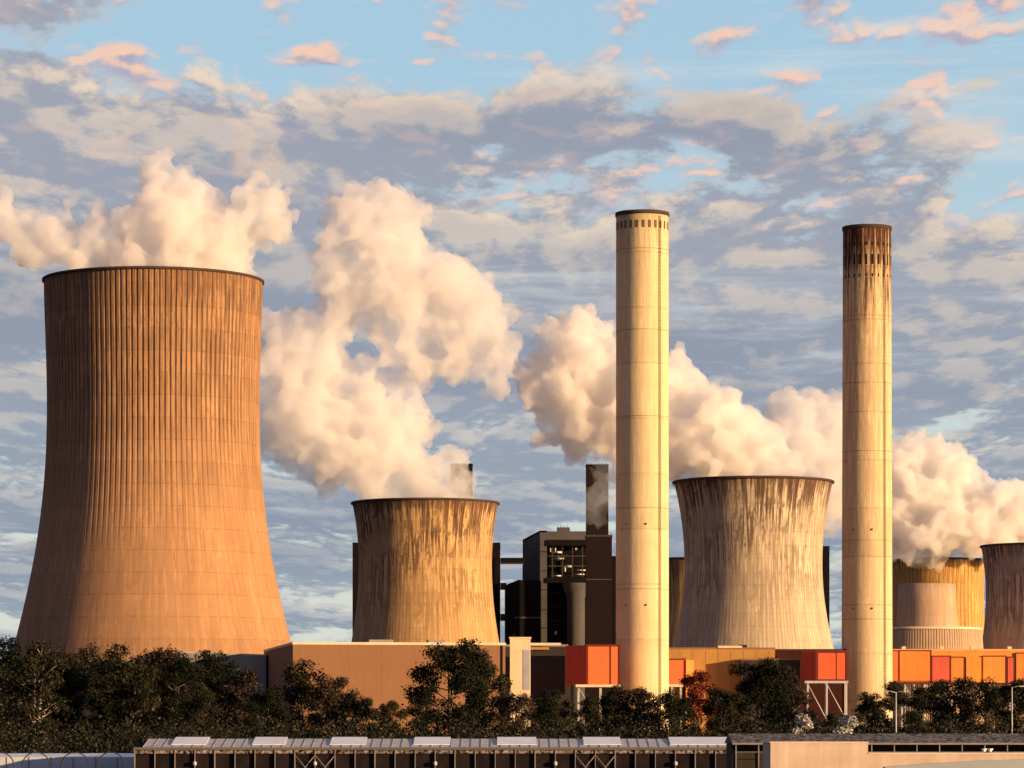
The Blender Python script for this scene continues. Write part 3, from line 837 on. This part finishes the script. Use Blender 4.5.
def make_tree_proto(seed, kind, h=20.0, spread=.32, dense=1.0, lean=0):
    """trunk + limbs ending in leafy lobes; returns (trunk mesh, crown mesh)"""
    rg = random.Random(seed)
    tk = MB()
    cs, rs = [], []
    forks = rg.choice((1, 2, 2))
    for f in range(forks):
        a0 = rg.uniform(0, 6.28); off = .8*(f) 
        tip = Vector((math.cos(a0)*h*.08*f + lean, math.sin(a0)*h*.08*f, h*rg.uniform(.82, .92)))
        mid = Vector((tip.x*.4+rg.uniform(-.5,.5), tip.y*.4, h*.4))
        r0 = h*.018
        tk.tube([(off*.4, 0, 0), (mid*.5).to_tuple(), mid.to_tuple(), ((mid+tip)/2).to_tuple(), tip.to_tuple()], [r0*1.25, r0, r0*.8, r0*.5, r0*.12], 7)
        nl = 13
        for i in range(nl):
            q = .17 + .78*(i+rg.random()*.6)/nl
            base = mid.lerp(tip, max(0, (q*h-mid.z)/(tip.z-mid.z))) if q*h > mid.z else Vector((mid.x*q/.4, mid.y*q/.4, q*h))
            a = a0 + i*2.4 + rg.uniform(-.5, .5)
            wd = spread*h*(1-abs(q-.5)*1.1)*rg.uniform(.55, 1.1)
            end = base + Vector((math.cos(a)*wd, math.sin(a)*wd, wd*rg.uniform(.35, .8)))
            br_ = (base+end)/2 + Vector((0, 0, -.06*wd))
            tk.tube([base.to_tuple(), br_.to_tuple(), end.to_tuple()], [r0*.42*(1.1-q*.6), r0*.28, r0*.08], 5)
            for _ in range(3):
                e2_ = br_.lerp(end, rg.random()) + Vector((rg.uniform(-1,1), rg.uniform(-1,1), rg.uniform(.1,1)))*h*.07
                tk.tube([br_.to_tuple(), e2_.to_tuple()], [r0*.18, r0*.05], 4)
                lr = h*rg.uniform(.045, .09)
                cs.append(e2_.to_tuple()); rs.append((lr*rg.uniform(.9,1.4), lr*rg.uniform(.9,1.4), lr*rg.uniform(.7,1.05)))
            lr = h*rg.uniform(.06, .11)
            cs.append(end.to_tuple()); rs.append((lr*1.15, lr*1.15, lr*.8))
        cs.append(tip.to_tuple()); rs.append((h*.06, h*.06, h*.07))
    crown = leaf_mesh('crown', cs, rs, int(15000*dense), h*.023, seed, LM[kind], .35)
    tr = bpy.data.meshes.new('trunk')
    tr.from_pydata(tk.v, [], tk.f); tr.polygons.foreach_set('use_smooth', tk.sm)
    return tr, crown

protos = {}
def proto(key):
    if key not in protos:
        kind, s = key
        protos[key] = make_tree_proto(hash_seed(key), kind, 20, [.26,.32,.22,.36][s % 4], [1.0, 1.15, .7, 1.0][s % 4])
    return protos[key]
def hash_seed(key): return sum(ord(c) for c in key[0])*7 + key[1]*131

def tree(px, ytop, D, kind, s, label, cat='tree', pale=False, wide=1.0, group='trees in the belt before the power station'):
    h = Z(ytop, D)
    trm, crm = proto((kind, s))
    root = thing('tree', label, cat, (X(px, D), D, 0), random.uniform(0, 6.28), group)
    sc = h/19.6
    root.scale = (sc*wide, sc*wide, sc)
    bark = M['bark_pale'] if pale else M['bark']
    tm = trm.copy() if True else trm
    tm.materials.clear(); tm.materials.append(bark)
    o = bpy.data.objects.new('trunk', tm); COL.objects.link(o); o.parent = root
    o = bpy.data.objects.new('crown', crm); COL.objects.link(o); o.parent = root

T_ = [
 (6, 642, 690, 'dark', 0, 'tall dark tree rising at the left edge of the picture', 0),
 (35, 648, 640, 'olive', 2, 'thin olive tree with pale bare limbs at the tallest tower\'s left foot', 1),
 (60, 662, 700, 'dark', 1, 'round dark tree right of the thin pale-limbed olive tree', 0),
 (82, 655, 730, 'rust', 3, 'brownish tree before the left part of the tallest tower\'s base', 0),
 (108, 654, 690, 'dark', 2, 'slender dark tree before the middle left of the tallest tower', 0),
 (132, 662, 660, 'olive', 0, 'olive tree standing behind the left end of the long greenhouse', 0),
 (152, 652, 740, 'rust', 1, 'rust-brown tree before the centre of the tallest tower', 0),
 (176, 662, 690, 'dark', 3, 'broad dark tree before the left edge of the grey annex', 0),
 (198, 686, 650, 'olive', 2, 'short olive tree before the grey annex', 0),
 (220, 656, 720, 'dark', 0, 'dark upright tree peaking before the grey annex', 0),
 (241, 672, 690, 'rust', 2, 'brown tree between the grey annex and the shaded end of the brown hall', 0),
 (268, 690, 660, 'dark', 1, 'low dark tree before the shaded end wall of the brown hall', 0),
 (302, 664, 700, 'olive', 2, 'olive tree with a narrow top before the left corner of the long brown hall', 0),
 (326, 680, 690, 'rust', 0, 'brownish round tree before the long brown hall, left of its bare stretch', 0),
 (355, 694, 660, 'dark', 3, 'low wide dark tree before the left middle of the long brown hall', 0),
 (388, 703, 640, 'olive', 1, 'lowest olive tree before the bare stretch of the brown hall wall', 0),
 (420, 690, 650, 'dark', 2, 'small dark tree left of the large crown before the brown hall', 0),
 (448, 640, 690, 'dark', 1, 'large dark round-crowned tree before the right half of the brown hall', 0),
 (482, 655, 700, 'olive', 0, 'olive tree leaning on the large dark crown, left of the cream shaft', 0),
 (512, 696, 650, 'rust', 3, 'brown tree at the foot of the cream shaft', 0),
 (545, 692, 670, 'dark', 0, 'dark tree before the dark hall, right of the cream shaft', 0),
 (580, 699, 650, 'olive', 1, 'olive bush-like tree under the first orange box', 0),
 (612, 690, 690, 'dark', 2, 'dark tree between the orange box legs and the plain chimney', 0),
 (640, 688, 680, 'rust', 1, 'brown tree before the foot of the plain chimney', 0),
 (672, 694, 650, 'dark', 3, 'low dark tree right of the plain chimney\'s foot', 0),
 (699, 672, 760, 'red', 2, 'small red-leaved tree before the ochre wall, right of the plain chimney', 0),
 (724, 688, 670, 'olive', 0, 'olive tree just right of the red-leaved tree', 0),
 (757, 657, 700, 'dark', 1, 'tall dark tree below the middle of the pale streaked tower', 0),
 (783, 668, 720, 'rust', 0, 'brown tree before the maroon hall, left of the second red box', 0),
 (806, 710, 650, 'dark', 3, 'low dark tree under the second red box', 0),
 (838, 714, 640, 'olive', 1, 'low olive tree at the left of the stained chimney\'s foot', 0),
 (874, 694, 680, 'dark', 0, 'dark tree covering the foot of the stained chimney', 0),
 (905, 686, 670, 'olive', 3, 'olive tree under the left end of the amber duct hall', 0),
 (932, 684, 700, 'dark', 1, 'dark tree under the faded red panel of the duct hall', 0),
 (960, 680, 680, 'rust', 2, 'brown tree with sparse twigs under the middle of the duct hall', 0),
 (986, 684, 690, 'dark', 3, 'dark tree under the framed amber panel of the duct hall', 0),
 (1018, 680, 670, 'olive', 0, 'olive tree at the right edge under the duct hall', 0),
]
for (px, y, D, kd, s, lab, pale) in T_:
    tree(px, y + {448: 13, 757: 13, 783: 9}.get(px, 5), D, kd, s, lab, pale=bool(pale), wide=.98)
# white blossoming shrubs
for (px, y, lab, ww) in ((806, 706, 'wider white-flowering shrub below the second red box', 10), (843, 710, 'white-flowering shrub at the left foot of the stained chimney', 7)):
    D = 562
    sh_ = thing('flowering_shrub', lab, 'shrub', (X(px, D), D, 0), 0, 'white flowering shrubs')
    h = Z(y, D)
    rg = random.Random(px)
    cs = [(rg.uniform(-1,1)*ww*.28, rg.uniform(-1,1), h*rg.uniform(.35,.9)) for _ in range(16)]
    me = leaf_mesh('crown', cs, [(.9,.9,.6)]*16, 1500, .42, px, LM['white'], .5)
    o = bpy.data.objects.new('crown', me); COL.objects.link(o); o.parent = sh_
    st_ = MB()
    for c in cs[:8]: st_.tube([(0,0,0), c], [.12,.04], 5)
    st_.build('stems', M['bark'], sh_)

# undergrowth: a tangle nobody could count
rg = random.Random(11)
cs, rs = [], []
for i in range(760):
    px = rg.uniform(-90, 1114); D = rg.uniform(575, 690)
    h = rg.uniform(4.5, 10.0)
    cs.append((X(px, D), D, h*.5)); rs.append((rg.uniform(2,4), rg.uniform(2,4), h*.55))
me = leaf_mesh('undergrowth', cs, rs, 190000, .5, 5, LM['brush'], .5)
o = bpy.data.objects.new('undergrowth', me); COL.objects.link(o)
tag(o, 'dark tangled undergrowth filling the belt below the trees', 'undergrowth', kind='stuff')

# ------------------------------------------------------------------ steam
def steam_mat(name, dens, aniso=.25, col=(1, .985, .965), nscale=.03, lo=.38, hi=.55):
    m = bpy.data.materials.new(name); m.use_nodes = True
    t = NT(m.node_tree)
    t.n.clear()
    out = t.node('ShaderNodeOutputMaterial')
    v = t.node('ShaderNodeVolumePrincipled')
    v.inputs['Color'].default_value = (*col, 1)
    v.inputs['Anisotropy'].default_value = aniso
    v.inputs['Density'].default_value = dens
    t.l.new(v.outputs[0], out.inputs['Volume'])
    return m

def steam(name, label, blobs, D, seed, dens, voxel=1.9, depthk=1.0, disp=1.0, lobes=5):
    rg = random.Random(seed)
    k = D/F
    v, f = [], []
    import bmesh
    bm = bmesh.new()
    bmesh.ops.create_icosphere(bm, subdivisions=2, radius=1)
    sv = [x.co.copy() for x in bm.verts]; sf = [[y.index for y in x.verts] for x in bm.faces]; bm.free()
    def ball(c, r, fl=1.0):
        b = len(v)
        for q in sv: v.append((c[0]+q.x*r, c[1]+q.y*r*fl, c[2]+q.z*r))
        for q in sf: f.append(tuple(b+i for i in q))
    cx = X(sum(b[0] for b in blobs)/len(blobs), D)
    for bl in blobs:
        px, py, r = bl[:3]; yo = bl[3] if len(bl) > 3 else rg.uniform(-.3, .3)*r
        c = (X(px, D)-cx, yo*k*depthk, Z(py, D)); rr = r*k*1.06
        ball(c, rr)
        for i in range(lobes):
            d = Vector((rg.gauss(0,1), rg.gauss(0,1), rg.gauss(0,1)+.25)).normalized()
            q = rr*rg.uniform(.28, .5)
            ball((c[0]+d.x*rr*.86, c[1]+d.y*rr*.86, c[2]+d.z*rr*.86), q)
    me = bpy.data.meshes.new(name); me.from_pydata(v, [], f)
    o = bpy.data.objects.new(name, me); COL.objects.link(o)
    md = o.modifiers.new('r', 'REMESH'); md.mode = 'VOXEL'; md.voxel_size = voxel
    sm = o.modifiers.new('s', 'SMOOTH'); sm.factor = .5; sm.iterations = 3
    def dis(tp, size, st, mid=.5, **kw):
        tx = bpy.data.textures.new('t', tp)
        tx.noise_scale = size
        for a_, b_ in kw.items(): setattr(tx, a_, b_)
        d_ = o.modifiers.new('d', 'DISPLACE'); d_.texture = tx; d_.strength = st; d_.mid_level = mid; d_.texture_coords = 'LOCAL'
        d_.direction = 'NORMAL'
    dis('CLOUDS', 22, 14*disp, .5, noise_depth=1)
    dis('VORONOI', 12, -13*disp, .22, distance_metric='DISTANCE_SQUARED')
    dis('VORONOI', 6, -7*disp, .22, distance_metric='DISTANCE_SQUARED')
    dis('VORONOI', 3.2, -3.6*disp, .22, distance_metric='DISTANCE_SQUARED')
    dis('CLOUDS', 2.0, 1.0*disp, .5, noise_depth=2)
    m2 = o.modifiers.new('r2', 'REMESH'); m2.mode = 'VOXEL'; m2.voxel_size = voxel*.42
    dg = bpy.context.evaluated_depsgraph_get()
    me2 = bpy.data.meshes.new_from_object(o.evaluated_get(dg))
    o.modifiers.clear(); o.data = me2
    # keep only the one connected body
    nv = len(me2.vertices)
    ed = np.empty(len(me2.edges)*2, np.int32); me2.edges.foreach_get('vertices', ed); ed = ed.reshape(-1, 2)
    lab_ = np.arange(nv)
    while True:
        m_ = np.minimum(lab_[ed[:, 0]], lab_[ed[:, 1]]); old = lab_.copy()
        np.minimum.at(lab_, ed[:, 0], m_); np.minimum.at(lab_, ed[:, 1], m_)
        lab_ = lab_[lab_]
        if (old == lab_).all(): break
    u_, c_ = np.unique(lab_, return_counts=True)
    if len(u_) > 1:
        keep = u_[c_.argmax()]
        bm = bmesh.new(); bm.from_mesh(me2); bm.verts.ensure_lookup_table()
        bmesh.ops.delete(bm, geom=[bm.verts[int(i)] for i in np.nonzero(lab_ != keep)[0]], context='VERTS')
        bm.to_mesh(me2); bm.free()
    me2.materials.clear(); me2.materials.append(steam_mat(name+'_vapour', dens))
    o.location = (cx, D, 0)
    tag(o, label, 'steam', 'steam plumes of the cooling towers')
    print('steam', name, len(me2.polygons))
    return o

steam('steam_plume', 'cream steam billowing from the tallest tower into the upper left sky', [
 (90,275,28,0),(130,270,38,0),(170,268,40,0),(210,268,38,0),(240,275,20,0),
 (150,235,36),(185,232,42),(215,245,34),(160,200,28),(175,185,24),(150,172,15),(165,168,14),(195,205,26),(205,225,30),
 (240,225,20),(255,205,20),(275,200,24),(262,185,16),(290,215,15),(285,235,14),
 (110,245,28),(262,215,24),(282,222,22),(246,238,24),(100,228,18),(95,262,24),(85,245,24),(65,235,20),(45,232,22),(22,228,22),(0,215,18),(-20,230,25),(55,255,16),(30,252,16),(120,225,16),(65,205,10),(60,222,10)],
 1500, 1, .17)
steam('steam_plume', 'thin pink wisp of steam hanging above the right of the tallest tower', [(260,162,17),(250,150,13),(275,158,15),(246,170,12),(284,170,12),(262,180,14)], 1520, 21, .06, voxel=1.5)
steam('steam_plume', 'golden steam from the squat ochre tower climbing left and curling right', [
 (400,497,26,0),(425,495,28,0),(452,497,25,0),(458,482,20,0),(463,470,13,5),(375,480,28),(435,478,26),(400,465,34),(365,460,36),(330,460,34),(340,425,40),(305,430,34),
 (300,395,38),(280,370,30),(320,370,34),(280,335,28),(300,320,22),(330,320,28),(268,400,24),(275,450,20),(385,410,30),(410,425,24),(370,385,26),
 (345,290,30),(340,250,30),(345,225,30),(370,205,28),(365,190,16),(395,215,28),(385,245,34),(410,262,34),(395,290,34),(440,280,30),(460,295,30),
 (485,300,26),(502,315,20),(470,330,26),(490,345,24),(430,325,28),(410,345,24),(415,375,20),(392,328,22),(398,365,20),(462,352,28),(432,362,24),(385,312,20),(455,375,18),(352,300,24),(355,200,20),(380,190,16),(440,345,16),(500,365,18),(495,385,12)],
 1840, 2, .11)
steam('steam_plume', 'bright cream steam from the pale streaked tower passing behind the plain chimney', [
 (715,480,26,0),(750,478,30,0),(785,480,26,0),(765,462,24),(725,455,34),(740,430,30),(765,445,20),(700,430,34),(715,405,22),(740,408,16),(690,385,24),(680,370,18),(680,445,34),(650,430,40),
 (640,395,34),(615,400,36),(620,360,26),(590,385,34),(580,350,30),(565,330,22),(578,315,15),(600,330,20),(550,355,22),(545,380,20),(540,330,12),(565,395,24),(570,420,24),(600,430,32),(550,432,16),(632,462,24),(588,446,17),(540,410,12),(805,470,14)],
 1615, 3, .22)
steam('steam_plume', 'small detached orange puff of steam left of the bright cream steam', [(520,431,9),(528,436,6),(512,399,6),(506,397,5),(518,402,4)], 1600, 31, .08, voxel=1.2, disp=.5)
steam('steam_plume', 'thin mauve wisp of steam drifting across the maroon flue tower', [(604,470,15),(602,486,16),(606,503,16),(604,520,13),(615,500,14),(618,480,14),(596,505,9)], 1700, 41, .022, voxel=1.3, disp=.8)
steam('steam_plume', 'pinkish steam behind the pale streaked tower, lapping the left of the stained chimney', [
 (790,425,30),(820,415,22),(835,430,26),(855,445,30),(800,455,40),(840,480,36),(780,400,14),(815,398,12),(835,405,14),(850,510,26),(820,510,30),(700,510,36),(670,500,26),(650,520,24)],
 2350, 4, .09)
steam('steam_plume', 'pale steam right of the stained chimney drifting off the right edge', [
 (905,545,22,0),(938,540,28,0),(965,545,18,0),(895,520,34),(880,490,30),(905,470,30),(920,450,22),(935,450,20),(925,475,28),(950,480,26),(960,475,18),(930,520,36),(965,520,36),(975,495,22),(995,510,28),(1010,495,18),(1005,530,30),(1030,515,30),(1050,520,30),(1000,538,14),(880,526,26),(1040,530,20)],
 2120, 5, .19)

# ------------------------------------------------------------------ render settings
scene.render.engine = 'CYCLES'
cy = scene.cycles
cy.max_bounces = 18; cy.diffuse_bounces = 3; cy.glossy_bounces = 2; cy.transmission_bounces = 4
cy.volume_bounces = 16; cy.transparent_max_bounces = 64
cy.use_denoising = True
cy.use_adaptive_sampling = True; cy.adaptive_threshold = .02
scene.view_settings.view_transform = 'Standard'
scene.view_settings.look = 'None'
scene.view_settings.gamma = 1
scene.view_settings.exposure = EXPO
